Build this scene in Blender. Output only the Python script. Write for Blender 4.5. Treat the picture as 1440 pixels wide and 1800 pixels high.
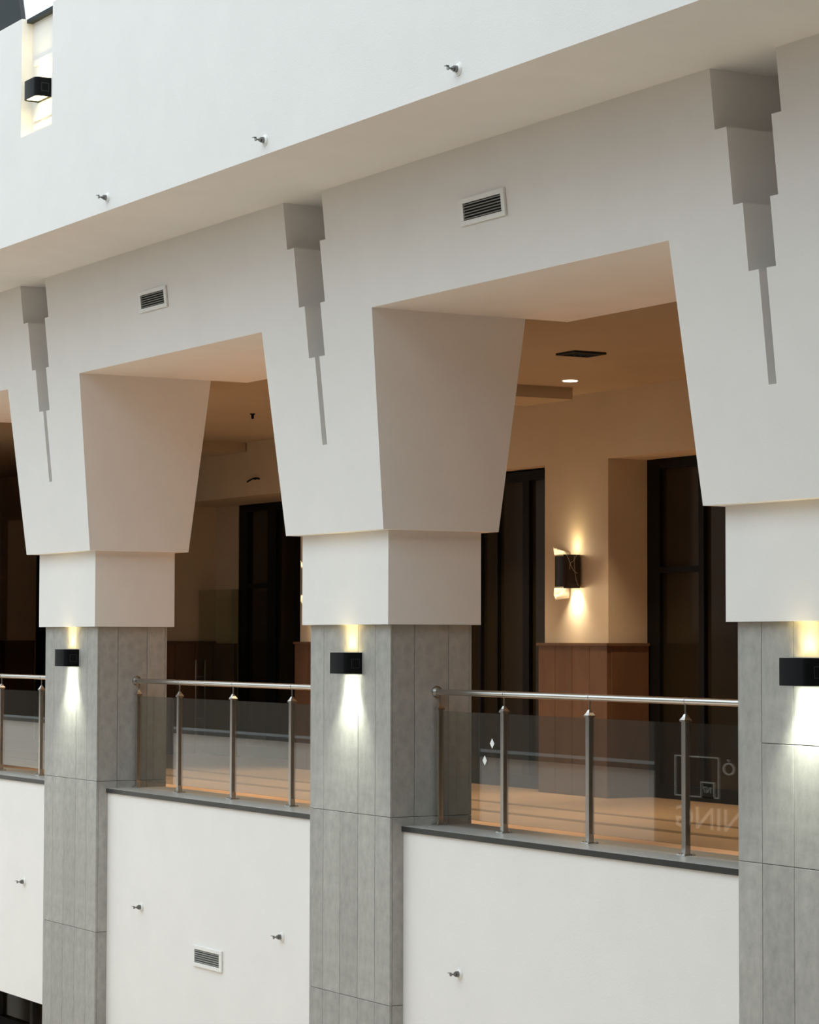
import bpy, bmesh, math, random
from mathutils import Vector, Matrix
random.seed(7)
for o in list(bpy.data.objects):
    bpy.data.objects.remove(o)
S = bpy.context.scene
COL = S.collection

# ---------------------------------------------------------------- camera
cam_d = bpy.data.cameras.new('camera')
cam_d.sensor_fit = 'VERTICAL'
cam_d.sensor_height = 36.0
cam_d.lens = 36.0 * 4574.8546 / 1800.0
cam_d.clip_end = 500
cam = bpy.data.objects.new('camera', cam_d)
COL.objects.link(cam)
_yaw, _pit, _rol = (math.radians(v) for v in (60.1327, 2.8093, 0.1556))
_f = Vector((-math.sin(_yaw) * math.cos(_pit), math.cos(_yaw) * math.cos(_pit), math.sin(_pit)))
_r = Vector((math.cos(_yaw), math.sin(_yaw), 0))
_u = _r.cross(_f)
_r2 = _r * math.cos(_rol) + _u * math.sin(_rol)
_u2 = -_r * math.sin(_rol) + _u * math.cos(_rol)
M = Matrix((_r2, _u2, -_f)).transposed().to_4x4()
M.translation = Vector((18.3926, -9.6576, 1.6))
cam.matrix_world = M
S.camera = cam

# ---------------------------------------------------------------- sky and exposure
SKY = (0.84, 0.955, 1.01)
SKY_ZENITH = 2.25
w = bpy.data.worlds.new('overcast_sky')
S.world = w
w.use_nodes = True
nt = w.node_tree
nt.nodes.clear()
tc = nt.nodes.new('ShaderNodeTexCoord')
sx = nt.nodes.new('ShaderNodeSeparateXYZ')
mx = nt.nodes.new('ShaderNodeMath'); mx.operation = 'MAXIMUM'; mx.inputs[1].default_value = 0.0
ml = nt.nodes.new('ShaderNodeMath'); ml.operation = 'MULTIPLY_ADD'
ml.inputs[1].default_value = SKY_ZENITH * 0.5; ml.inputs[2].default_value = SKY_ZENITH * 0.5
bg = nt.nodes.new('ShaderNodeBackground'); bg.inputs[0].default_value = (*SKY, 1)
wo = nt.nodes.new('ShaderNodeOutputWorld')
nt.links.new(tc.outputs['Generated'], sx.inputs[0])
nt.links.new(sx.outputs[2], mx.inputs[0])
nt.links.new(mx.outputs[0], ml.inputs[0])
nt.links.new(ml.outputs[0], bg.inputs[1])
nt.links.new(bg.outputs[0], wo.inputs[0])
S.view_settings.view_transform = 'Standard'
S.view_settings.look = 'None'
S.view_settings.gamma = 1
S.view_settings.use_curve_mapping = False
S.view_settings.exposure = 0.15

# ---------------------------------------------------------------- materials
MATS = {}
def mat(name, col, rough=0.6, metal=0.0, var=0.0, vscale=4.0, bump=0.0, bscale=60.0, spec=0.5, rnd=0.0, stretch=None, col2=None):
    if name in MATS:
        return MATS[name]
    m = bpy.data.materials.new(name); m.use_nodes = True
    t = m.node_tree; n = t.nodes; b = n['Principled BSDF']
    b.inputs['Roughness'].default_value = rough
    b.inputs['Metallic'].default_value = metal
    b.inputs['Specular IOR Level'].default_value = spec
    b.inputs['Base Color'].default_value = (*col, 1)
    c = n.new('ShaderNodeTexCoord')
    mp = n.new('ShaderNodeMapping')
    if stretch: mp.inputs['Scale'].default_value = stretch
    t.links.new(c.outputs['Object'], mp.inputs[0])
    if var > 0 or rnd > 0:
        no = n.new('ShaderNodeTexNoise'); no.inputs['Scale'].default_value = vscale
        no.inputs['Detail'].default_value = 5; no.inputs['Roughness'].default_value = 0.6
        t.links.new(mp.outputs[0], no.inputs['Vector'])
        mr = n.new('ShaderNodeMapRange')
        mr.inputs[1].default_value = 0.3; mr.inputs[2].default_value = 0.7
        mr.inputs[3].default_value = 0.0; mr.inputs[4].default_value = 1.0
        t.links.new(no.outputs[0], mr.inputs[0])
        mi = n.new('ShaderNodeMix'); mi.data_type = 'RGBA'
        ca = tuple(max(0, v * (1 - var)) for v in col)
        cb = col2 if col2 else tuple(min(1, v * (1 + var)) for v in col)
        mi.inputs[6].default_value = (*ca, 1); mi.inputs[7].default_value = (*cb, 1)
        t.links.new(mr.outputs[0], mi.inputs[0])
        out = mi.outputs[2]
        if rnd > 0:
            oi = n.new('ShaderNodeObjectInfo')
            hs = n.new('ShaderNodeHueSaturation')
            m2 = n.new('ShaderNodeMapRange'); m2.inputs[3].default_value = 1 - rnd; m2.inputs[4].default_value = 1 + rnd
            t.links.new(oi.outputs['Random'], m2.inputs[0])
            t.links.new(m2.outputs[0], hs.inputs['Value'])
            t.links.new(out, hs.inputs['Color'])
            out = hs.outputs[0]
        t.links.new(out, b.inputs['Base Color'])
    if bump > 0:
        nb = n.new('ShaderNodeTexNoise'); nb.inputs['Scale'].default_value = bscale; nb.inputs['Detail'].default_value = 4
        t.links.new(mp.outputs[0], nb.inputs['Vector'])
        bu = n.new('ShaderNodeBump'); bu.inputs['Strength'].default_value = bump; bu.inputs['Distance'].default_value = 0.01
        t.links.new(nb.outputs[0], bu.inputs['Height'])
        t.links.new(bu.outputs[0], b.inputs['Normal'])
    MATS[name] = m
    return m

def emit(name, col, strength):
    if name in MATS: return MATS[name]
    m = bpy.data.materials.new(name); m.use_nodes = True
    t = m.node_tree; t.nodes.clear()
    e = t.nodes.new('ShaderNodeEmission'); e.inputs[0].default_value = (*col, 1); e.inputs[1].default_value = strength
    o = t.nodes.new('ShaderNodeOutputMaterial'); t.links.new(e.outputs[0], o.inputs[0])
    MATS[name] = m
    return m

def glass(name, tint, f0=0.045, power=4.2):
    if name in MATS: return MATS[name]
    m = bpy.data.materials.new(name); m.use_nodes = True
    t = m.node_tree; t.nodes.clear()
    tr = t.nodes.new('ShaderNodeBsdfTransparent'); tr.inputs[0].default_value = (*tint, 1)
    gl = t.nodes.new('ShaderNodeBsdfGlossy'); gl.inputs['Roughness'].default_value = 0.004
    lw = t.nodes.new('ShaderNodeLayerWeight'); lw.inputs[0].default_value = 0.5
    pw = t.nodes.new('ShaderNodeMath'); pw.operation = 'POWER'; pw.inputs[1].default_value = power
    ma = t.nodes.new('ShaderNodeMath'); ma.operation = 'MULTIPLY_ADD'; ma.inputs[1].default_value = 1 - f0; ma.inputs[2].default_value = f0
    ms = t.nodes.new('ShaderNodeMixShader'); o = t.nodes.new('ShaderNodeOutputMaterial')
    t.links.new(lw.outputs['Facing'], pw.inputs[0]); t.links.new(pw.outputs[0], ma.inputs[0])
    t.links.new(ma.outputs[0], ms.inputs[0]); t.links.new(tr.outputs[0], ms.inputs[1]); t.links.new(gl.outputs[0], ms.inputs[2])
    t.links.new(ms.outputs[0], o.inputs[0])
    MATS[name] = m
    return m

PAINT = mat('white_wall_paint', (0.87, 0.835, 0.80), 0.75, var=0.018, vscale=2.2, bump=0.10, bscale=90, spec=0.25)
STONE = mat('grey_stone_tile', (0.40, 0.385, 0.355), 0.5, var=0.13, vscale=14, bump=0.06, bscale=60, spec=0.15, rnd=0.07, stretch=(1, 1, 0.75))
GROUT = mat('grey_grout', (0.15, 0.145, 0.135), 0.9)
COPE = mat('grey_granite_coping', (0.36, 0.35, 0.33), 0.35, var=0.25, vscale=60)
STEEL = mat('brushed_stainless_steel', (0.62, 0.60, 0.57), 0.22, metal=1.0)
BLACK = mat('black_lamp_metal', (0.004, 0.004, 0.005), 0.5, spec=0.12)
WPLAS = mat('white_metal_paint', (0.86, 0.84, 0.80), 0.5)
DARKHOLE = mat('dark_duct', (0.015, 0.014, 0.012), 0.9)
SLAT = mat('grey_louvre', (0.30, 0.29, 0.26), 0.5)
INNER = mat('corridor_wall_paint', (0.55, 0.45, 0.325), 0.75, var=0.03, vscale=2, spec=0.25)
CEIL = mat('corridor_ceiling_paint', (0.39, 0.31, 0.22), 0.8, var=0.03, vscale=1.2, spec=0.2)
FLOOR = mat('tan_floor_tile', (0.72, 0.47, 0.30), 0.35, var=0.08, vscale=1.5)
BAND = mat('brown_floor_band', (0.36, 0.23, 0.14), 0.35, var=0.1, vscale=3)
WAIN = mat('brown_wall_tile', (0.13, 0.068, 0.036), 0.45, var=0.18, vscale=5, rnd=0.08, stretch=(1, 1, 0.3))
FRAME = mat('black_door_frame', (0.005, 0.005, 0.005), 0.5, spec=0.15)
DGLASS = mat('dark_shop_glass', (0.018, 0.013, 0.007), 0.12, spec=0.25)
GLASS = glass('grey_balustrade_glass', (0.82, 0.835, 0.80), 0.105, 3.1)
CLEAR = glass('clear_door_glass', (0.80, 0.83, 0.76), 0.03)
GROUND = mat('beige_stone_paving', (0.82, 0.65, 0.50), 0.6, var=0.08, vscale=0.8)
BEIGE = mat('brown_shade_wall', (0.10, 0.07, 0.05), 0.7, var=0.08, vscale=1.0)
SLATE = mat('dark_slate_metal', (0.026, 0.032, 0.034), 0.6, spec=0.15)
PAPER = None

# ---------------------------------------------------------------- helpers
def link(o, parent=None):
    COL.objects.link(o)
    if parent: o.parent = parent
    return o
def tag(o, label=None, cat=None, group=None, kind=None):
    if label: o['label'] = label
    if cat: o['category'] = cat
    if group: o['group'] = group
    if kind: o['kind'] = kind
    return o
def thing(name, label, cat, loc=(0, 0, 0), group=None, rot=None):
    o = bpy.data.objects.new(name, None); o.empty_display_size = 0.1
    o.location = loc
    if rot: o.rotation_euler = rot
    link(o)
    return tag(o, label, cat, group)
def box(bm, x0, x1, y0, y1, z0, z1):
    v = [bm.verts.new((x, y, z)) for x in (x0, x1) for y in (y0, y1) for z in (z0, z1)]
    for f in ((0, 1, 3, 2), (4, 6, 7, 5), (0, 4, 5, 1), (2, 3, 7, 6), (0, 2, 6, 4), (1, 5, 7, 3)):
        bm.faces.new([v[i] for i in f])
def poly(bm, pts):
    bm.faces.new([bm.verts.new(p) for p in pts])
def tube(bm, a, b, r, n=14, r2=None, cap=True):
    a = Vector(a); b = Vector(b); d = (b - a).normalized()
    t = Vector((0, 0, 1)) if abs(d.z) < 0.9 else Vector((1, 0, 0))
    u = d.cross(t).normalized(); v = d.cross(u)
    r2 = r if r2 is None else r2
    A = []; B = []
    for i in range(n):
        c = math.cos(2 * math.pi * i / n); s = math.sin(2 * math.pi * i / n)
        A.append(bm.verts.new(a + (u * c + v * s) * r)); B.append(bm.verts.new(b + (u * c + v * s) * r2))
    for i in range(n):
        bm.faces.new((A[i], A[(i + 1) % n], B[(i + 1) % n], B[i]))
    if cap:
        bm.faces.new(A[::-1]); bm.faces.new(B)
def mesh(name, bm, m, parent=None, bevel=0.0, smooth=False, fix=True):
    if fix: bmesh.ops.recalc_face_normals(bm, faces=bm.faces)
    me = bpy.data.meshes.new(name); bm.to_mesh(me); bm.free()
    me.materials.append(m)
    if smooth:
        for p in me.polygons: p.use_smooth = True
        me.set_sharp_from_angle(angle=math.radians(35))
    o = bpy.data.objects.new(name, me); link(o, parent)
    if bevel > 0:
        md = o.modifiers.new('edge', 'BEVEL'); md.width = bevel; md.segments = 2; md.limit_method = 'ANGLE'
    return o
def boxes(name, lst, m, parent=None, bevel=0.0):
    bm = bmesh.new()
    for b in lst: box(bm, *b)
    return mesh(name, bm, m, parent, bevel)
def struct(o, label=None, cat=None):
    return tag(o, label, cat, kind='structure')
def spot(name, loc, aim, power, angle, col, parent=None, blend=0.6, radius=0.02):
    d = bpy.data.lights.new(name, 'SPOT'); d.energy = power; d.color = col
    d.spot_size = math.radians(angle); d.spot_blend = blend; d.shadow_soft_size = radius
    o = bpy.data.objects.new(name, d); link(o, parent)
    o.location = loc
    o.rotation_euler = Vector(aim).to_track_quat('-Z', 'Y').to_euler()
    return o

def area(name, loc, aim, power, sx_, sy_, spread, col, parent=None):
    d = bpy.data.lights.new(name, 'AREA'); d.energy = power; d.color = col
    d.shape = 'RECTANGLE'; d.size = sx_; d.size_y = sy_; d.spread = math.radians(spread)
    o = bpy.data.objects.new(name, d); link(o, parent)
    o.location = loc
    z = -Vector(aim).normalized(); x = Vector((1, 0, 0)); y = z.cross(x).normalized()
    o.rotation_euler = Matrix((x, y, z)).transposed().to_euler()
    return o

# ---------------------------------------------------------------- dimensions (metres)
L, CW, CD = 5.6019, 1.2953, 0.7144          # bay length, column width and depth
E1, E2, FB = 0.149, 0.051, 0.1148
ZB, ZT, ZS, ZC = 1.7149, 2.4258, 4.067, 5.023
LEAN = 0.1037
FY = -1.4576                                 # face of the upper wall
YW = 0.1165                                  # face of the lower walls
ZCOP = 0.20
YI = 5.3                                     # corridor wall
ZI = 4.15                                    # corridor ceiling
GZ = -5.6                                    # atrium paving
def front(z): return -E1 - LEAN * (z - ZT)
def back(z): return CD + E1 + LEAN * (z - ZT)

# ---------------------------------------------------------------- the setting
bm = bmesh.new(); box(bm, -62, 30, -30, 12, GZ - 0.3, GZ)
struct(mesh('floor', bm, GROUND), 'beige stone paving of the atrium far below the gallery', 'floor')

# upper white wall with its notch, roof slab and the soffit
NX0, NX1, NZ0, NTOP = -2.66, -1.955, 5.93, 6.97
up = boxes('wall_upper', [
    (-34, NX0, FY, -1.0, ZC, NTOP), (NX1, 14.6, FY, -1.0, ZC, NTOP),
    (NX0, NX1, FY, -1.0, ZC, NZ0), (NX0, NX1, FY + 0.10, -1.0, NZ0, NTOP - 0.035),
    (-34, 14.6, -1.0, 7.0, ZC, ZC + 0.3)], PAINT)
struct(up, 'tall white upper wall above the arched openings with a narrow notch', 'wall')
for z in (6.57, 6.085, 6.01):
    boxes('ledge', [(NX0 + 0.07, NX1, FY + 0.085, FY + 0.10, z - 0.022, z + 0.022)], WPLAS, up)
boxes('parapet_cap', [(NX0 + 0.0, NX1 + 0.0, FY + 0.045, -0.98, NTOP - 0.035, NTOP - 0.002)], SLATE, up)

# leaning arched wall: flared capitals, beam and the stepped slots
SLOTS = [(3.106, 3.785, 0.600, 0.675), (3.785, 4.19, 0.503, 0.765), (4.19, 4.655, 0.410, 0.842), (4.655, ZC, 0.295, 0.935)]
ZL = [ZT, 3.106, 3.785, ZS, 4.19, 4.655, ZC]
SL = [None, SLOTS[0], SLOTS[1], SLOTS[1], SLOTS[2], SLOTS[3]]
YSB = 0.32
bm = bmesh.new()
half = (L - CW) / 2
def xl(z): return -E1 - FB * (z - ZT) / (ZS - ZT)
def xr(z): return CW - xl(z)
for k in range(-2, 2):
    ox = k * L
    def P(x, y, z): return (ox + x, y, z)
    for i in range(6):
        z0, z1 = ZL[i], ZL[i + 1]
        if z1 <= ZS + 1e-6: a0, a1, b0, b1 = xl(z0), xl(z1), xr(z0), xr(z1)
        else: a0 = a1 = -half; b0 = b1 = CW + half
        segs = [(a0, a1, b0, b1)] if SL[i] is None else [(a0, a1, SL[i][2], SL[i][2]), (SL[i][3], SL[i][3], b0, b1)]
        for (p0, p1, q0, q1) in segs:
            poly(bm, [P(p0, front(z0), z0), P(q0, front(z0), z0), P(q1, front(z1), z1), P(p1, front(z1), z1)])
    for j, (z0, z1, x0, x1) in enumerate(SLOTS):
        for x in (x0, x1):
            poly(bm, [P(x, front(z0), z0), P(x, YSB, z0), P(x, YSB, z1), P(x, front(z1), z1)])
        poly(bm, [P(x0, YSB, z0), P(x1, YSB, z0), P(x1, YSB, z1), P(x0, YSB, z1)])
        if j == 0:
            poly(bm, [P(x0, front(z0), z0), P(x1, front(z0), z0), P(x1, YSB, z0), P(x0, YSB, z0)])
        else:
            n0, n1 = SLOTS[j - 1][2:]
            for (u0, u1) in ((x0, n0), (n1, x1)):
                poly(bm, [P(u0, front(z0), z0), P(u1, front(z0), z0), P(u1, YSB, z0), P(u0, YSB, z0)])
    for fx in (xl, xr):
        poly(bm, [P(fx(ZT), front(ZT), ZT), P(fx(ZT), back(ZT), ZT), P(fx(ZS), back(ZS), ZS), P(fx(ZS), front(ZS), ZS)])
    poly(bm, [P(xl(ZT), back(ZT), ZT), P(xr(ZT), back(ZT), ZT), P(xr(ZS), back(ZS), ZS), P(xl(ZS), back(ZS), ZS)])
    poly(bm, [P(xl(ZT), front(ZT), ZT), P(xr(ZT), front(ZT), ZT), P(xr(ZT), back(ZT), ZT), P(xl(ZT), back(ZT), ZT)])
    # soffit of the beam on both sides of this capital
    YB = 1.42
    for (u0, u1, e) in ((-half, xl(ZS), 1), (xr(ZS), CW + half, 0)):
        poly(bm, [P(u0, front(ZS), ZS), P(u1, front(ZS), ZS), P(u1, YB, ZS), P(u0, YB, ZS)])
        poly(bm, [P(u0, YB, ZS), P(u1, YB, ZS), P(u1, YB, ZI + 0.1), P(u0, YB, ZI + 0.1)])
        ue = u1 if e else u0
        poly(bm, [P(ue, back(ZS), ZS), P(ue, YB, ZS), P(ue, YB, ZI + 0.1), P(ue, back(ZS), ZI + 0.1)])
    poly(bm, [P(xl(ZS), back(ZS), ZS), P(xr(ZS), back(ZS), ZS), P(xr(ZS), back(ZS), ZI + 0.1), P(xl(ZS), back(ZS), ZI + 0.1)])
bmesh.ops.remove_doubles(bm, verts=bm.verts, dist=1e-5)
wf = mesh('wall_front', bm, PAINT, fix=False)
struct(wf, 'leaning white plaster arcade wall with flared capitals and stepped slots', 'wall')
XA, XB = -2 * L - half, L + CW + half
bm = bmesh.new()
box(bm, -34, XA, -0.3, 0.6, GZ, ZC); box(bm, XB, 14.6, -0.3, 0.6, GZ, ZC)
struct(mesh('wall_side', bm, PAINT), 'solid white wall closing both ends of the arcade', 'wall')

# lower white walls, one in each bay, with dark copings
LOWLAB = {-2: 'white lower wall panel above the dark lower doorway', -1: 'white lower wall panel holding a louvred vent and two sprinklers',
          0: 'white lower wall panel holding a single sprinkler', 1: 'white lower wall panel beyond the last column'}
for k in range(-2, 2):
    x0, x1 = k * L + CW, (k + 1) * L
    if k == 1: x1 = XB
    o = boxes('wall_lower', [(x0, x1, YW, 0.42, -2.01, ZCOP - 0.042)], PAINT)
    struct(o, LOWLAB[k], 'wall')
    boxes('coping', [(x0, x1, 0.1045, 0.70, ZCOP - 0.042, ZCOP)], COPE, o, bevel=0.003)
    boxes('coping_nosing', [(x0, x1, 0.0985, 0.1045, ZCOP - 0.042, ZCOP - 0.002)], mat('black_granite_edge', (0.028, 0.030, 0.029), 0.3), o)
boxes('wall_left', [(-3 * L + CW, -2 * L, YW, 0.42, -2.01, ZCOP)], PAINT)
struct(bpy.data.objects['wall_left'], 'white lower wall beyond the far column', 'wall')

# gallery floor with bands, corridor ceiling
fl = boxes('floor_gallery', [(-34, 14.6, 0.42, 7.0, -2.0, 0.0)], FLOOR)
fl.name = 'floor.001'
struct(fl, 'tan tiled gallery floor behind the balustrades', 'floor')
for (y0, y1) in ((3.86, 3.97), (3.10, 3.24), (1.75, 1.87)):
    boxes('floor_band', [(-34, 14.6, y0, y1, 0.0, 0.003)], BAND, fl)
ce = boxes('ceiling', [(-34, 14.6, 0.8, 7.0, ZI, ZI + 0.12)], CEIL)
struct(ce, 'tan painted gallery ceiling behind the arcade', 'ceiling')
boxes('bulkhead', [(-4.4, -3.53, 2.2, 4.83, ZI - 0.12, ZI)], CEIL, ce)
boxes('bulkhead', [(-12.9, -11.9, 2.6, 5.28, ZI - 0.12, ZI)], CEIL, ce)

# corridor back wall: pillars between wide shop openings
PX0, PX1, ZOP, ZWA = -4.773, -3.585, 3.455, 1.571
pil = [(PX0 + k * L, PX1 + k * L) for k in range(-5, 4)]
lst = [(-34, 14.6, YI, 7.0, ZOP, ZI)]
for a, b in pil: lst.append((a, b, YI, 7.0, 0, ZOP))
lst.append((-34, 14.6, 6.6, 7.0, 0, ZOP))
lst.append((-14.79, -14.08, 6.25, 6.6, 0, ZOP))
bw = boxes('wall_back', lst, INNER)
struct(bw, 'warm painted gallery wall with wide shop openings', 'wall')
for (x0, x1) in ((-34.4, -34), (14.6, 15)):
    o = boxes('wall_end', [(x0, x1, -1.4, 7.0, GZ, NTOP)], PAINT)
    struct(o, 'white wall closing the gallery at its ' + ('far' if x0 < 0 else 'near') + ' end', 'wall')
# brown tile wainscot around the pillars
def wain_faces(a, b, rev):
    n = 4; wd = (b - a + 0.10) / n
    for i in range(n):
        boxes('wainscot_tile', [(a - 0.05 + i * wd + 0.003, a - 0.05 + (i + 1) * wd - 0.003, YI - 0.05, YI, 0.0, ZWA - 0.03)], WAIN, bw, 0.003)
    m = max(1, round(rev / 0.35)); dd = rev / m
    for i in range(m):
        boxes('wainscot_tile', [(b, b + 0.05, YI + i * dd + 0.003, YI + (i + 1) * dd - 0.003, 0.0, ZWA - 0.03)], WAIN, bw, 0.003)
    boxes('wainscot_cap', [(a - 0.07, b + 0.065, YI - 0.065, YI, ZWA - 0.03, ZWA), (b, b + 0.065, YI, YI + rev, ZWA - 0.03, ZWA)], WAIN, bw)
REV = {-3: 0.45, -2: 0.93, -1: 0.18, 0: 0.47, 1: 0.45}
for k in range(-4, 2):
    wain_faces(PX0 + k * L, PX1 + k * L, REV.get(k, 0.4))
boxes('wainscot_tile', [(-14.73, -14.08, 6.2, 6.25, 0.0, ZWA - 0.03)], WAIN, bw, 0.003)

# shop fronts in the openings: black frames and dark glass
def shopfront(n, label, y, x0, x1, stiles, ztop, mids):
    t = bpy.data.objects.new('window_%d' % n, None); link(t); t.location = ((x0 + x1) / 2, y, 0)
    tag(t, label, 'shop window', kind='structure')
    def B(nm, x_0, x_1, d0, d1, z0, z1, m): 
        c = t.location
        return boxes(nm, [(x_0 - c.x, x_1 - c.x, d0, d1, z0, z1)], m, t)
    B('head_rail', x0, x1, 0, 0.09, ztop - 0.10, ztop, FRAME)
    B('bottom_rail', x0, x1, 0, 0.09, 0.0, 0.14, FRAME)
    for (a, b) in stiles: B('stile', a, b, 0.0, 0.09, 0.14, ztop - 0.10, FRAME)
    edges = sorted(stiles)
    cur = x0
    spans = []
    for (a, b) in edges:
        if a - cur > 0.05: spans.append((cur, a))
        cur = b
    if x1 - cur > 0.05: spans.append((cur, x1))
    for i, (a, b) in enumerate(spans):
        z = 0.14
        for zm in mids.get(i, []):
            B('mid_rail', a, b, 0.0, 0.09, zm - 0.03, zm + 0.03, FRAME)
            B('pane', a, b, 0.045, 0.06, z, zm - 0.03, DGLASS); z = zm + 0.03
        B('pane', a, b, 0.045, 0.06, z, ztop - 0.10, DGLASS)
shopfront(1, 'dark shop window beside the lit wall sconce, with a cross rail', 5.784, PX1, PX0 + L,
          [(-3.585, -3.367), (-2.697, -2.61), (-1.78, -1.66), (-0.5, -0.35), (0.62, 0.829)], 3.455, {0: [2.317], 1: [], 2: []})
shopfront(2, 'dark shop window recessed only slightly beside the sconce pillar', 5.50, PX1 - L, PX0,
          [(-9.187, -9.05), (-7.6, -7.4), (-6.45, -6.40), (-6.075, -6.045), (-5.53, -5.40)], 3.43, {})
shopfront(3, 'dark shop window deep in the recess behind the glass door leaf', 6.263, -14.08, PX0 - L,
          [(-14.08, -13.82), (-13.21, -12.94), (-12.4, -12.1), (-11.2, -11.05), (-10.5, -10.374)], 3.455, {0: [2.33]})
shopfront(4, 'dark shop window behind the balustrade that stands over the lower doorway', 5.784, PX1 - 3 * L, PX0 - 2 * L,
          [(-20.39, -20.1), (-19.3, -19.0), (-17.8, -17.6), (-16.2, -15.976)], 3.455, {})
shopfront(5, 'dark shop window at the far end of the gallery', 5.784, PX1 - 4 * L, PX0 - 3 * L,
          [(-25.99, -25.8), (-24.4, -24.2), (-22.9, -22.7), (-21.7, -21.578)], 3.455, {})
shopfront(6, 'dark shop window at the near end of the gallery', 5.784, PX1 + L, PX0 + 2 * L,
          [(2.017, 2.2), (3.3, 3.5), (4.8, 5.0), (6.2, 6.431)], 3.455, {})

# lower storey behind the lower walls
lo = boxes('wall_lower_back', [(-34, 14.6, 1.75, 2.0, GZ, -2.0)], DARKHOLE)
lo.name = 'wall_lower.004'
struct(lo, 'dark wall of the storey below the gallery', 'wall')
d = bpy.data.objects.new('door_1', None); link(d); d.location = (-9.7, 1.3, GZ)
tag(d, 'dark brown glazed doorway under the lower white wall', 'door', kind='structure')
H = -2.0 - GZ
for (a, b) in ((-10.35, -10.15), (-9.2, -9.11), (-8.4, -8.2)):
    boxes('stile', [(a + 9.7, b + 9.7, 0, 0.12, 0, H)], mat('dark_grey_frame', (0.03, 0.03, 0.03), 0.4), d)
boxes('cross_rail', [(-0.45, 0.5, 0, 0.1, H - 0.83, H - 0.73)], FRAME, d)
for (a, b) in ((-10.15, -9.2), (-9.11, -8.4)):
    boxes('pane', [(a + 9.7, b + 9.7, 0.05, 0.06, 0, H)], DGLASS, d)

# opposite side of the atrium, seen mirrored in the balustrade glass
OX = -5.4
op = boxes('wall_opposite', [(-60, 4.8, -6.8, -6.4, -2.0, 0.16)], PAINT)
struct(op, 'white parapet wall of the walkway across the atrium', 'wall')
boxes('coping', [(-60, 4.8, -6.85, -6.36, 0.16, 0.22)], GROUT, op)
DKB = mat('dark_brown_surround', (0.075, 0.06, 0.045), 0.7)
ob = boxes('wall_added_opposite', [(-60, 5.0, -22.4, -22.0, GZ, 4.8), (4.8, 5.0, -22.0, -6.4, GZ, 4.8), (5.0, 20.5, -18.4, -18.0, GZ, 9.8), (-60.4, -60.0, -22.4, -1.4, GZ, 4.8)], DKB)  # added dark walls, out of direct view, hold back sky light and darken reflections
ob.name = 'wall_opposite.001'
struct(ob, 'added dark brown walls around the atrium that hold back low sky light', 'wall')
of = boxes('floor_opposite', [(-60, 4.8, -8.6, -6.8, -0.3, 0)], DKB)
of.name = 'floor.002'
struct(of, 'dark floor of the walkway across the atrium', 'floor')
wr = boxes('wall_added_right', [(20.5, 20.9, -18, 7.0, GZ, 10.0), (15.0, 20.5, 2.0, 2.4, GZ, 10.0), (16.0, 20.9, -18, 2.4, 10.0, 10.3)], BEIGE)  # added wall and roof behind the camera, shading faces turned that way
struct(wr, 'added brown wall and roof out of view that shade the near end of the atrium', 'wall')

# ---------------------------------------------------------------- columns
COLLAB = {-2: 'grey stone column standing past the far end of the smallest visible balustrade',
          -1: 'grey stone column from which the balustrade before the glass door leaf starts',
          0: 'grey stone column from which the balustrade with two diamond marks starts',
          1: 'grey stone column into which the balustrade with two diamond marks runs'}
XS = [0.0, 0.225, 0.50, 0.79, 1.06, CW]
XSU = [0.0, 0.225, 0.79, 1.06, CW]
XS3 = [0.0, 0.235, 0.54, 0.83, 1.06, CW]
YS = [0.0, 0.21, 0.51, CD]
ROWS = [GZ, -4.0, -2.55, -1.14, 0.265, ZB]
TH, J = 0.02, 0.0017
tile_cache = {}
def tile(parent, x0, x1, y0, y1, z0, z1):
    key = tuple(round(v, 4) for v in (x1 - x0, y1 - y0, z1 - z0))
    if key not in tile_cache:
        bm = bmesh.new(); box(bm, 0, key[0], 0, key[1], 0, key[2])
        bmesh.ops.recalc_face_normals(bm, faces=bm.faces)
        bmesh.ops.bevel(bm, geom=list(bm.edges), offset=0.0022, segments=1, affect='EDGES')
        me = bpy.data.meshes.new('stone_tile'); bm.to_mesh(me); bm.free(); me.materials.append(STONE)
        tile_cache[key] = me
    o = bpy.data.objects.new('stone_tile', tile_cache[key]); link(o, parent); o.location = (x0, y0, z0 - GZ)
for k in range(-2, 2):
    t = thing('column', COLLAB[k], 'column', (k * L, 0, GZ), 'stone columns of the arcade')
    boxes('core', [(TH, CW - TH, TH, CD - TH, 0, ZB - GZ)], GROUT, t)
    for r in range(len(ROWS) - 1):
        z0, z1 = ROWS[r] + J, ROWS[r + 1] - J
        top = r == len(ROWS) - 2
        xs = XS3 if k == 1 else (XSU if top else XS)
        for i in range(len(xs) - 1):
            zs = [z0, z1]
            if k == 1 and top and i > 0: zs = [z0, 0.985 - J, 0.985 + J, z1]
            for q in range(0, len(zs), 2):
                tile(t, xs[i] + (J if i else 0), xs[i + 1] - (J if i < len(xs) - 2 else 0), 0, TH, zs[q], zs[q + 1])
        for i in range(len(xs) - 1):
            tile(t, xs[i] + (J if i else 0), xs[i + 1] - (J if i < len(xs) - 2 else 0), CD - TH, CD, z0, z1)
        for i in range(len(YS) - 1):
            ya, yb = YS[i] + (J if i else TH + J), YS[i + 1] - (J if i < 2 else TH + J)
            tile(t, CW - TH, CW, ya, yb, z0, z1)
            tile(t, 0, TH, ya, yb, z0, z1)
    boxes('capital_block', [(-E2, CW + E2, -E2, CD + E2, ZB - GZ, ZT - GZ)], PAINT, t)

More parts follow.
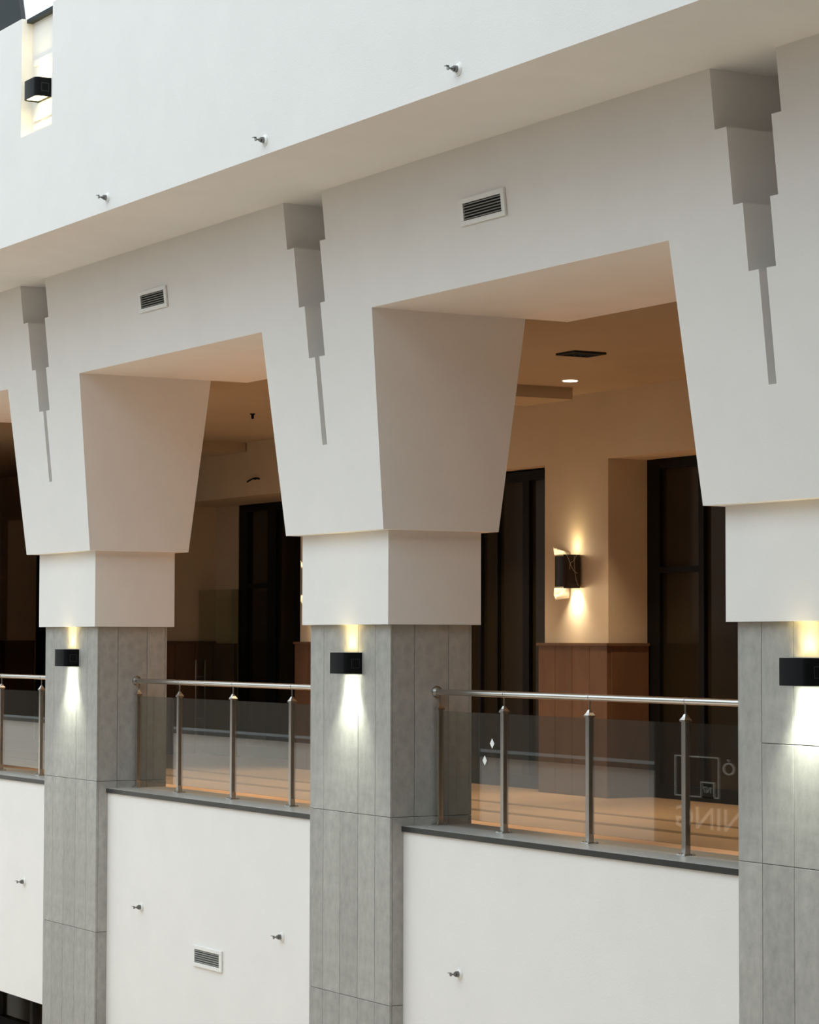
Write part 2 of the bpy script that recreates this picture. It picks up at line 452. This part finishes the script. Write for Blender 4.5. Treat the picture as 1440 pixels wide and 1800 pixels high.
# ---------------------------------------------------------------- balustrades
RY, GY = 0.385, 0.40
def balustrade(k, label, posts, xend):
    t = thing('balustrade', label, 'balustrade', (k * L + CW, GY, ZCOP), 'glass balustrades between the columns')
    O = Vector((k * L + CW, GY, ZCOP))
    def L2(x, y, z): return (x - O.x, y - O.y, z - O.z)
    bm = bmesh.new(); tube(bm, L2(k * L + CW + 0.01, GY, 1.205), L2(xend, GY, 1.205), 0.0235, 20)
    mesh('handrail', bm, STEEL, t, smooth=True)
    bm = bmesh.new(); tube(bm, L2(k * L + CW, GY, 1.205), L2(k * L + CW + 0.012, GY, 1.205), 0.045, 20); tube(bm, L2(k * L + CW + 0.012, GY, 1.205), L2(k * L + CW + 0.035, GY, 1.205), 0.038, 20, 0.026)
    mesh('end_flange', bm, STEEL, t, smooth=True)
    for x in posts:
        s = 0.0215
        p = boxes('post', [(x - O.x - s, x - O.x + s, -s, s, 0.006, 1.075 - ZCOP)], STEEL, t, 0.003)
        boxes('base_plate', [(x - O.x - 0.045, x - O.x + 0.045, -0.045, 0.045, 0.0, 0.008)], STEEL, p, 0.002)
        bm = bmesh.new()
        for (u, v) in ((-1, -1), (1, -1), (1, 1), (-1, 1)):
            tube(bm, (x - O.x + u * 0.034, v * 0.034, 0.008), (x - O.x + u * 0.034, v * 0.034, 0.016), 0.007, 8)
        mesh('bolt_heads', bm, STEEL, p)['kind'] = 'stuff'
        bm = bmesh.new()
        c = 0.029; z0 = 1.070 - ZCOP
        prof = [(0.0, c), (0.012, c), (0.03, 0.017), (0.05, 0.008)]
        rings = [[bm.verts.new((x - O.x + u * r, v * r, z0 + h)) for (u, v) in ((-1, -1), (1, -1), (1, 1), (-1, 1))] for h, r in prof]
        for a, b in zip(rings, rings[1:]):
            for i in range(4): bm.faces.new((a[i], a[(i + 1) % 4], b[(i + 1) % 4], b[i]))
        bm.faces.new(rings[0][::-1]); bm.faces.new(rings[-1])
        mesh('pyramid_cap', bm, STEEL, p)
        bm = bmesh.new(); tube(bm, (x - O.x, 0, z0 + 0.045), (x - O.x, 0, 1.19 - ZCOP), 0.0065, 10)
        mesh('rail_stem', bm, STEEL, p, smooth=True)
        bm = bmesh.new(); tube(bm, (x - O.x - 0.011, 0, 1.205 - ZCOP), (x - O.x + 0.011, 0, 1.205 - ZCOP), 0.0255, 18)
        mesh('rail_saddle', bm, STEEL, p, smooth=True)
    ends = list(posts) + [xend + 0.03]
    panes = []
    for a, b in zip(ends, ends[1:]):
        panes.append(boxes('glass_pane', [(a - O.x + 0.02, b - O.x - 0.03, -0.005, 0.005, 0.268 - ZCOP, 1.062 - ZCOP)], GLASS, t))
    return t, O, panes
BP = [1.345, 2.272, 3.385, 4.51]
balustrade(-2, 'steel and glass balustrade on the coping over the dark lower doorway', [x - 2 * L for x in BP], -L)
balustrade(-1, 'steel and glass balustrade in front of the shop with the glass door leaf', [x - L for x in BP], 0.0)
balustrade(1, 'steel and glass balustrade starting at the column where the diamond mark one ends', [x + L for x in BP[:3]], XB)
t, O, panes = balustrade(0, 'steel and glass balustrade with two white diamond marks on its glass', BP, L)
for (x, z) in ((2.113, 0.842), (2.010, 0.714)):  # two small white diamond shapes on the first pane
    bm = bmesh.new()
    f = [(-0.030, 0), (0, -0.037), (0.030, 0), (0, 0.037)]
    A = [bm.verts.new((x - O.x + a, -0.0062, z - O.z + b)) for a, b in f]; B = [bm.verts.new((x - O.x + a, -0.0051, z - O.z + b)) for a, b in f]
    bm.faces.new(A); bm.faces.new(B[::-1])
    for i in range(4): bm.faces.new((A[i], A[(i + 1) % 4], B[(i + 1) % 4], B[i]))
    mesh('diamond_mark', bm, mat('white_mark', (0.95, 0.95, 0.93), 0.5), panes[0])

# ---------------------------------------------------------------- lamps on the columns and in the notch
WARM_UP = (1.0, 0.80, 0.34)
COOL_DN = (0.93, 1.0, 0.84)
def dshape(w, d, n=10, inset=0.0, rr=None):
    # outline in plan, back edge on y=0, rounded front corners; front is -y
    w = w - 2 * inset; r = (rr - inset) if rr else min(d * 0.75, w * 0.4); pts = [(w / 2, -inset), (w / 2, -d + r + inset)]
    for i in range(1, n): 
        a = math.pi / 2 * i / n
        pts.append((w / 2 - r + r * math.cos(a), -d + inset + r - r * math.sin(a)))
    left = [(-x, y) for x, y in pts[::-1]]
    return pts + left
def wall_lamp(label, x, y, zc, up_col, dn_col, p_up, p_dn, a_up, a_dn, spot_w=0):
    t = thing('wall_lamp', label, 'wall lamp', (x, y, zc), 'black up-and-down wall lamps')
    w_, d_, h = 0.29, 0.145, 0.162
    out = dshape(w_, d_, rr=0.05); inn = dshape(w_, d_, inset=0.009, rr=0.05)
    bm = bmesh.new(); n = len(out)
    oT = [bm.verts.new((a, b, h / 2)) for a, b in out]; oB = [bm.verts.new((a, b, -h / 2)) for a, b in out]
    iT = [bm.verts.new((a, b, h / 2)) for a, b in inn]; iB = [bm.verts.new((a, b, -h / 2)) for a, b in inn]
    for i in range(n):
        j = (i + 1) % n
        bm.faces.new((oB[i], oB[j], oT[j], oT[i])); bm.faces.new((iB[j], iB[i], iT[i], iT[j]))
        bm.faces.new((oT[i], oT[j], iT[j], iT[i])); bm.faces.new((oB[j], oB[i], iB[i], iB[j]))
    sh = mesh('lamp_shell', bm, BLACK, t, smooth=True)
    bm = bmesh.new()
    for (y0, y1, z0, z1) in ((-0.092, -0.022, 0.030, 0.033), (-0.092, -0.022, -0.037, -0.034), (-0.092, -0.089, -0.034, 0.030), (-0.025, -0.022, -0.034, 0.030)):
        box(bm, w_ / 2 - 0.002, w_ / 2 + 0.0015, y0, y1, z0, z1)
    for s, nm, c, stren in ((1, 'upper_lens', up_col, 6.0), (-1, 'lower_lens', dn_col, 8.0)):
        b2 = bmesh.new()
        b2.faces.new([b2.verts.new((a, b, s * (h / 2 - 0.012))) for a, b in inn])
        r = bmesh.ops.extrude_face_region(b2, geom=list(b2.faces))
        bmesh.ops.translate(b2, verts=[v for v in r['geom'] if isinstance(v, bmesh.types.BMVert)], vec=(0, 0, -s * 0.006))
        mesh(nm, b2, emit('lens_%s_%.2f' % (nm, c[2]), c, stren), t)
    mesh('face_plate', bm, mat('satin_black', (0.03, 0.03, 0.03), 0.3), t)
    area('lamp_up_light', (-0.01, -0.05, h / 2 + 0.003), (0, 0.10, 1), p_up, 0.13, 0.06, a_up, up_col, t)
    area('lamp_down_light', (-0.01, -0.05, -h / 2 - 0.003), (0, 0.12, -1), p_dn, 0.19, 0.07, a_dn, dn_col, t)
    if spot_w:
        spot('lamp_fan_light', (-0.01, -0.055, -h / 2 - 0.004), (0, 0.10, -1), spot_w, 84, dn_col, t, 0.95, 0.03)
LZ = 1.418
LLAB = {-1: 'black lamp on the column that starts the balustrade before the glass door leaf',
        0: 'black lamp on the column that starts the balustrade with diamond marks',
        1: 'black lamp on the column where the balustrade with diamond marks ends'}
for k in (-1, 0, 1):
    wall_lamp(LLAB[k], k * L + 0.705, 0.0, LZ, WARM_UP, COOL_DN, 0.75, 1.5, 90, 90, 85)
wall_lamp('black lamp inside the notch of the upper white wall', -2.365, FY + 0.10, 6.30, (1.0, 0.86, 0.42), (1.0, 0.86, 0.42), 0.8, 0.8, 110, 110)

# ---------------------------------------------------------------- vents
def vent(label, loc, tilt, wd, ht, n):
    t = thing('air_vent', label, 'vent', loc, 'louvred air vents', rot=(tilt, 0, 0))
    fr = 0.034; fx = 0.045
    boxes('vent_frame', [(-wd / 2, wd / 2, -0.018, 0.0, ht / 2 - fr, ht / 2), (-wd / 2, wd / 2, -0.018, 0.0, -ht / 2, -ht / 2 + fr),
                         (-wd / 2, -wd / 2 + fx, -0.018, 0.0, -ht / 2 + fr, ht / 2 - fr), (wd / 2 - fx, wd / 2, -0.018, 0.0, -ht / 2 + fr, ht / 2 - fr)], WPLAS, t, 0.003)
    boxes('duct_backing', [(-wd / 2 + fx, wd / 2 - fx, -0.002, -0.0005, -ht / 2 + fr, ht / 2 - fr)], DARKHOLE, t)
    ih = ht - 2 * fr; st = ih / n
    for i in range(n):
        z = -ih / 2 + st * (i + 0.5)
        bm = bmesh.new()
        v = [(-0.015, z - 0.0045), (-0.015, z - 0.0005), (-0.004, z + 0.006), (-0.004, z + 0.002)]
        A = [bm.verts.new((-wd / 2 + fx, a, b)) for a, b in v]; B = [bm.verts.new((wd / 2 - fx, a, b)) for a, b in v]
        bm.faces.new(A); bm.faces.new(B[::-1])
        for i2 in range(4): bm.faces.new((A[i2], A[(i2 + 1) % 4], B[(i2 + 1) % 4], B[i2]))
        mesh('slat', bm, SLAT, t)
tl = math.atan(LEAN)
vent('white framed vent on the leaning wall above the opening with the glass door leaf', (-2.26, front(4.553) - 0.001, 4.553), tl, 0.575, 0.185, 6)
vent('white framed vent on the leaning wall above the opening with the lit downlight', (3.237, front(4.57) - 0.001, 4.57), tl, 0.585, 0.188, 6)
vent('white framed vent on the lower white wall between two sprinklers', (-2.097, YW - 0.001, -1.153), 0, 0.58, 0.182, 6)

# ---------------------------------------------------------------- sprinklers
def sprinkler(label, x, y, z):
    t = thing('sprinkler', label, 'sprinkler', (x, y, z), 'sidewall sprinkler heads')
    bm = bmesh.new(); tube(bm, (0, 0, 0), (0, -0.006, 0), 0.042, 20); tube(bm, (0, -0.006, 0), (0, -0.014, 0), 0.036, 20, 0.026)
    mesh('escutcheon', bm, WPLAS, t, smooth=True)
    dk = mat('dark_chrome', (0.20, 0.20, 0.19), 0.3, metal=1.0)
    bm = bmesh.new(); tube(bm, (0, -0.012, 0), (0, -0.034, 0), 0.021, 12); tube(bm, (0, -0.034, 0), (0, -0.046, 0), 0.015, 12)
    mesh('sprinkler_body', bm, dk, t)
    bm = bmesh.new()
    for s in (-1, 1): tube(bm, (s * 0.013, -0.042, 0), (s * 0.004, -0.075, 0), 0.0045, 8)
    tube(bm, (0, -0.046, 0), (0, -0.07, 0), 0.006, 8)
    mesh('sprinkler_arms', bm, dk, t)
    bm = bmesh.new(); tube(bm, (0, -0.072, 0), (0, -0.078, 0), 0.014, 12); box(bm, -0.014, 0.014, -0.095, -0.074, 0.010, 0.014)
    mesh('deflector', bm, dk, t)
sprinkler('small chrome sprinkler on the upper white wall, nearest the lamp notch', -0.757, FY, 5.128)
sprinkler('small chrome sprinkler on the upper white wall, middle one of its row', 2.047, FY, 5.126)
sprinkler('small chrome sprinkler on the upper white wall, farthest from the lamp notch', 4.706, FY, 5.127)
sprinkler('small chrome sprinkler on the lower white wall above the dark doorway', -6.40, YW, -0.845)
sprinkler('small chrome sprinkler on the vented lower wall, at the glass door leaf side', -3.51, YW, -0.84)
sprinkler('small chrome sprinkler on the vented lower wall, at the diamond mark side', -0.705, YW, -0.83)
sprinkler('single small chrome sprinkler on the lower wall without a vent', 2.12, YW, -0.815)

# ---------------------------------------------------------------- gallery sconces wrapped in torn film
def film_mat():
    m = bpy.data.materials.new('torn_white_film'); m.use_nodes = True
    b = m.node_tree.nodes['Principled BSDF']
    b.inputs['Base Color'].default_value = (0.95, 0.93, 0.86, 1); b.inputs['Roughness'].default_value = 0.5
    t = m.node_tree; n = t.nodes
    tr = n.new('ShaderNodeBsdfTranslucent'); tr.inputs[0].default_value = (0.95, 0.9, 0.8, 1)
    ms = n.new('ShaderNodeMixShader'); ms.inputs[0].default_value = 0.6
    t.links.new(b.outputs[0], ms.inputs[1]); t.links.new(tr.outputs[0], ms.inputs[2])
    t.links.new(ms.outputs[0], n['Material Output'].inputs[0])
    return m
FILM = film_mat()
def sconce(label, x):
    t = thing('wall_sconce', label, 'wall sconce', (x, YI, 2.31), 'gallery wall sconces')
    w_, d_, h = 0.19, 0.22, 0.345
    out = dshape(w_, d_, 12)
    dk = mat('dark_bronze_metal', (0.020, 0.013, 0.010), 0.35)
    bm = bmesh.new(); n = len(out)
    inn = dshape(w_, d_, 12, 0.008)
    oT = [bm.verts.new((a, b - 0.03, h / 2)) for a, b in out]; oB = [bm.verts.new((a, b - 0.03, -h / 2)) for a, b in out]
    iT = [bm.verts.new((a, b - 0.03, h / 2)) for a, b in inn]; iB = [bm.verts.new((a, b - 0.03, -h / 2)) for a, b in inn]
    for i in range(n):
        j = (i + 1) % n
        bm.faces.new((oB[i], oB[j], oT[j], oT[i])); bm.faces.new((iB[j], iB[i], iT[i], iT[j]))
        bm.faces.new((oT[i], oT[j], iT[j], iT[i])); bm.faces.new((oB[j], oB[i], iB[i], iB[j]))
    mesh('sconce_shell', bm, dk, t, smooth=True)
    boxes('wall_plate', [(-0.06, 0.06, -0.035, 0, -0.15, 0.15)], dk, t, 0.006)
    # torn film skirts above and below the shell
    rng = random.Random(3)
    for nm, s, lens in (('film_top', 1, [.03, .07, .075, .04, .055, .08, .085, .07, .075, .06, .05, .035, .02, .025, .02]),
                        ('film_bottom', -1, [.10, .13, .12, .09, .075, .07, .075, .08, .075, .07, .065, .06, .05, .04, .03])):
        bm = bmesh.new()
        half_ = [(a, b - 0.03) for a, b in dshape(w_ + 0.008, d_ + 0.004, 12)]
        m = len(half_)
        seg = half_[::-1][: int(m * 0.78)]
        A = []; B = []
        for i, (a, b) in enumerate(seg):
            q = i / (len(seg) - 1) * (len(lens) - 1); lo_ = int(q); fr = q - lo_
            hh = lens[lo_] * (1 - fr) + lens[min(lo_ + 1, len(lens) - 1)] * fr
            fl_ = 1.0 + 0.06 * (hh / 0.1)
            A.append(bm.verts.new((a, b, s * (h / 2 - 0.015)))); B.append(bm.verts.new((a * fl_ + rng.uniform(-.006, .006), (b + .03) * fl_ - .03, s * (h / 2 + hh))))
        for i in range(len(A) - 1): bm.faces.new((A[i], A[i + 1], B[i + 1], B[i]))
        o = mesh(nm, bm, FILM, t, smooth=True)
        md = o.modifiers.new('thickness', 'SOLIDIFY'); md.thickness = 0.0008
    bm = bmesh.new()
    for (z0, z1, ya, yb) in ((0.17, -0.02, -0.20, -0.06), (0.16, -0.15, -0.10, -0.05), (0.02, 0.17, -0.16, -0.07)):
        prev = None
        for i in range(9):
            q = i / 8
            cur = (0.098, ya + (yb - ya) * q - 0.02 * math.sin(math.pi * q), z0 + (z1 - z0) * q + 0.02 * math.sin(2 * math.pi * q))
            if prev: tube(bm, prev, cur, 0.0014, 5)
            prev = cur
    mesh('film_strands', bm, FILM, t)['kind'] = 'stuff'
    for s, nm in ((1, 'upper_lens'), (-1, 'lower_lens')):
        bm = bmesh.new(); tube(bm, (0, -0.13, s * (h / 2 - 0.03)), (0, -0.13, s * (h / 2 - 0.024)), 0.05, 20)
        mesh(nm, bm, emit('sconce_lens', (1.0, 0.83, 0.55), 12), t)
    area('sconce_up_light', (0.0, -0.07, h / 2 + 0.004), (0, 0.10, 1), 0.6, 0.10, 0.07, 95, (1.0, 0.78, 0.38), t)
    area('sconce_down_light', (0.0, -0.07, -h / 2 - 0.004), (0, 0.10, -1), 3.3, 0.12, 0.08, 100, (1.0, 0.86, 0.62), t)
    for s, pw in ((1, 2.0), (-1, 2.8)):
        d = bpy.data.lights.new('sconce_bulb', 'POINT'); d.energy = pw; d.color = (1.0, 0.84, 0.58); d.shadow_soft_size = 0.02
        o = bpy.data.objects.new('sconce_bulb', d); link(o, t); o.location = (0, -0.17, s * (h / 2 + 0.012))
sconce('lit dark wall sconce in torn white film between two dark shop windows', -4.155)
sconce('lit wall sconce in torn film half hidden by the capital of a column', -4.155 - L - 0.07)

# ---------------------------------------------------------------- ceiling fixtures
def downlight(x, y, label, power=330):
    t = thing('downlight', label, 'ceiling light', (x, y, ZI), 'round ceiling downlights')
    bm = bmesh.new(); tube(bm, (0, 0, 0), (0, 0, -0.008), 0.085, 24)
    mesh('trim_ring', bm, WPLAS, t, smooth=True)
    bm = bmesh.new(); tube(bm, (0, 0, -0.008), (0, 0, -0.013), 0.07, 24)
    mesh('diffuser', bm, emit('downlight_diffuser', (1.0, 0.86, 0.62), 14), t)
    spot('downlight_beam', (0, 0, -0.03), (0, 0, -1), power, 74, (1.0, 0.77, 0.50), t, 0.6, 0.06)
downlight(-2.893, 4.381, 'round lit downlight in the gallery ceiling by the sconce pillar')
for x, lb in ((-8.495, 'round downlight above the far end of the slightly recessed shop window'),
              (-5.694, 'round downlight above the near end of the slightly recessed shop window'),
              (-0.092, 'round downlight above the far end of the shop window with a cross rail'),
              (2.709, 'round downlight above the shop window at the near end of the gallery')):
    downlight(x, 4.381, lb)
for x, lb in ((-1.5, 'added unseen downlight over the walkway behind the column with the diamond mark balustrade'),
              (-4.3, 'added unseen downlight over the walkway behind the middle of the door leaf balustrade'),
              (-7.1, 'added unseen downlight over the walkway behind the column before the glass door leaf'),
              (-9.9, 'added unseen downlight over the walkway behind the balustrade over the lower doorway'),
              (4.1, 'added unseen downlight over the walkway behind the middle of the diamond mark balustrade')):
    downlight(x, 2.0, lb, 270)  # second row added out of view to brighten the gallery floor
def ceiling_vent(x, y, wx, wy, label):
    t = thing('ceiling_grille', label, 'vent', (x, y, ZI))
    boxes('grille_frame', [(-wx / 2, wx / 2, -wy / 2, -wy / 2 + .03, -0.02, 0), (-wx / 2, wx / 2, wy / 2 - .03, wy / 2, -0.02, 0),
                           (-wx / 2, -wx / 2 + .03, -wy / 2 + .03, wy / 2 - .03, -0.02, 0), (wx / 2 - .03, wx / 2, -wy / 2 + .03, wy / 2 - .03, -0.02, 0)], DARKHOLE, t)
    boxes('grille_backing', [(-wx / 2 + .03, wx / 2 - .03, -wy / 2 + .03, wy / 2 - .03, -0.004, 0)], DARKHOLE, t)
    for i in range(5):
        yy = -wy / 2 + .05 + i * (wy - .1) / 4
        boxes('blade', [(-wx / 2 + .03, wx / 2 - .03, yy - .006, yy + .006, -0.016, -0.004)], SLATE, t)
ceiling_vent(-0.82, 3.13, 0.30, 0.34, 'dark ceiling grille in the gallery above the lit downlight opening')
t = thing('ceiling_sensor', 'small black sensor hanging from the gallery ceiling', 'sensor', (-7.945, 3.416, ZI))
bm = bmesh.new(); tube(bm, (0, 0, 0), (0, 0, -0.012), 0.03, 16); mesh('mount', bm, BLACK, t)
bm = bmesh.new(); tube(bm, (0, 0, -0.012), (0, 0, -0.06), 0.018, 12, 0.014); mesh('sensor_head', bm, BLACK, t)
t = thing('wall_bracket', 'small dark curved bracket on the gallery wall above the deep recess', 'bracket', (-11.65, YI, 3.645))
bm = bmesh.new()
ps = [(-0.17 + 0.34 * i / 8, -0.03, -0.03 + 0.055 * math.sin(math.pi * (0.12 + 0.6 * i / 8))) for i in range(9)]
for a, b in zip(ps, ps[1:]): tube(bm, a, b, 0.011, 8)
mesh('bracket_arm', bm, BLACK, t)
bm = bmesh.new(); tube(bm, (0.02, 0, 0.02), (0.02, -0.03, 0.02), 0.012, 10); mesh('bracket_foot', bm, BLACK, t)

# ---------------------------------------------------------------- glass door leaf in the deep recess
t = thing('glass_door_leaf', 'frameless glass door leaf with a tall steel pull handle', 'glass door', (-14.59, 5.9, 0))
gp = boxes('door_glass', [(0, 1.32, -0.006, 0.006, 0.01, 2.28)], CLEAR, t)
hs = mat('dull_steel', (0.35, 0.33, 0.30), 0.35, metal=1.0)
for yy in (-0.07, 0.07):
    bm = bmesh.new(); tube(bm, (0.06, yy, 0.25), (0.06, yy, 1.31), 0.012, 12)
    hb = mesh('pull_handle', bm, hs, t, smooth=True)
for z in (0.5, 1.08):
    bm = bmesh.new(); tube(bm, (0.06, -0.07, z), (0.06, 0.07, z), 0.008, 10)
    mesh('handle_standoff', bm, hs, t)

# ---------------------------------------------------------------- dark roof beam above the notch
t = thing('roof_panel', 'dark slate metal panel standing on the upper white wall beside the notch', 'roof panel', (-3.6, FY + 0.05, NTOP))
bm = bmesh.new()
A = [(-1.6, 0.0), (0.87, 0.0), (0.74, 0.40), (-1.6, 0.40)]
f = [bm.verts.new((a, -0.015, b)) for a, b in A]; g = [bm.verts.new((a, 0.015, b)) for a, b in A]
bm.faces.new(f); bm.faces.new(g[::-1])
for i in range(4): bm.faces.new((f[i], f[(i + 1) % 4], g[(i + 1) % 4], g[i]))
mesh('panel_sheet', bm, SLATE, t)
bm = bmesh.new(); tube(bm, (0.87, -0.005, 0.0), (0.74, -0.005, 0.40), 0.02, 8)
mesh('panel_edge', bm, mat('flashing', (0.012, 0.014, 0.015), 0.35), t)

# ---------------------------------------------------------------- banner on the opposite side, seen mirrored
BX, BY, BZ = -3.9, -6.34, -1.5
bn = thing('shop_banner', 'dark shop banner reading OPENING, seen mirrored in the balustrade glass', 'banner', (BX, BY, BZ))
boxes('banner_cloth', [(-1.48, 1.7, -0.015, 0.0, 0.0, 2.6)], mat('brown_banner', (0.05, 0.035, 0.022), 0.6), bn)
TXT = mat('white_print', (0.9, 0.88, 0.82), 0.6)
def text(s, x, z, size, sx, m=None):
    c = bpy.data.curves.new('txt', 'FONT'); c.body = s; c.size = size; c.align_x = 'LEFT'; c.extrude = 0.002
    o = bpy.data.objects.new('tmp_text', c); COL.objects.link(o)
    bpy.context.view_layer.update()
    me = bpy.data.meshes.new_from_object(o.evaluated_get(bpy.context.evaluated_depsgraph_get()))
    bpy.data.objects.remove(o)
    me.materials.clear(); me.materials.append(m or TXT)
    q = bpy.data.objects.new('lettering', me); link(q, bn)
    q.location = (x - BX, 0.003, z - BZ); q.rotation_euler = (math.radians(90), 0, math.radians(180)); q.scale = (sx, 1, 1)
    wd = max(v.co.x for v in me.vertices) * sx
    return q, wd
q, wd = text('OPENING', 0, -0.43, 0.345, 1.42)
q.location.x = -4.96 + wd - BX
for (a, b, c_, d_) in ((-4.99, -4.18, 0.335, 0.35), (-4.99, -4.18, -0.095, -0.08), (-4.99, -4.97, -0.08, 0.335), (-4.20, -4.18, -0.08, 0.335)):
    boxes('printed_frame', [(a - BX, b - BX, 0.0, 0.003, c_ - BZ, d_ - BZ)], TXT, bn)
boxes('badge', [(-4.51 - BX, -4.26 - BX, 0.0, 0.003, -0.095 - BZ, 0.08 - BZ)], TXT, bn)
boxes('badge_field', [(-4.49 - BX, -4.28 - BX, 0.003, 0.005, -0.08 - BZ, 0.065 - BZ)], mat('badge_black', (0.01, 0.01, 0.01), 0.5), bn)
q, wd = text('N7', 0, -0.04, 0.10, 1.2); q.location.x = -4.385 + wd / 2 - BX; q.location.y = 0.006
q, wd = text('\u00d3', 0, 0.17, 0.19, 1.5); q.location.x = -4.0 + wd / 2 - BX
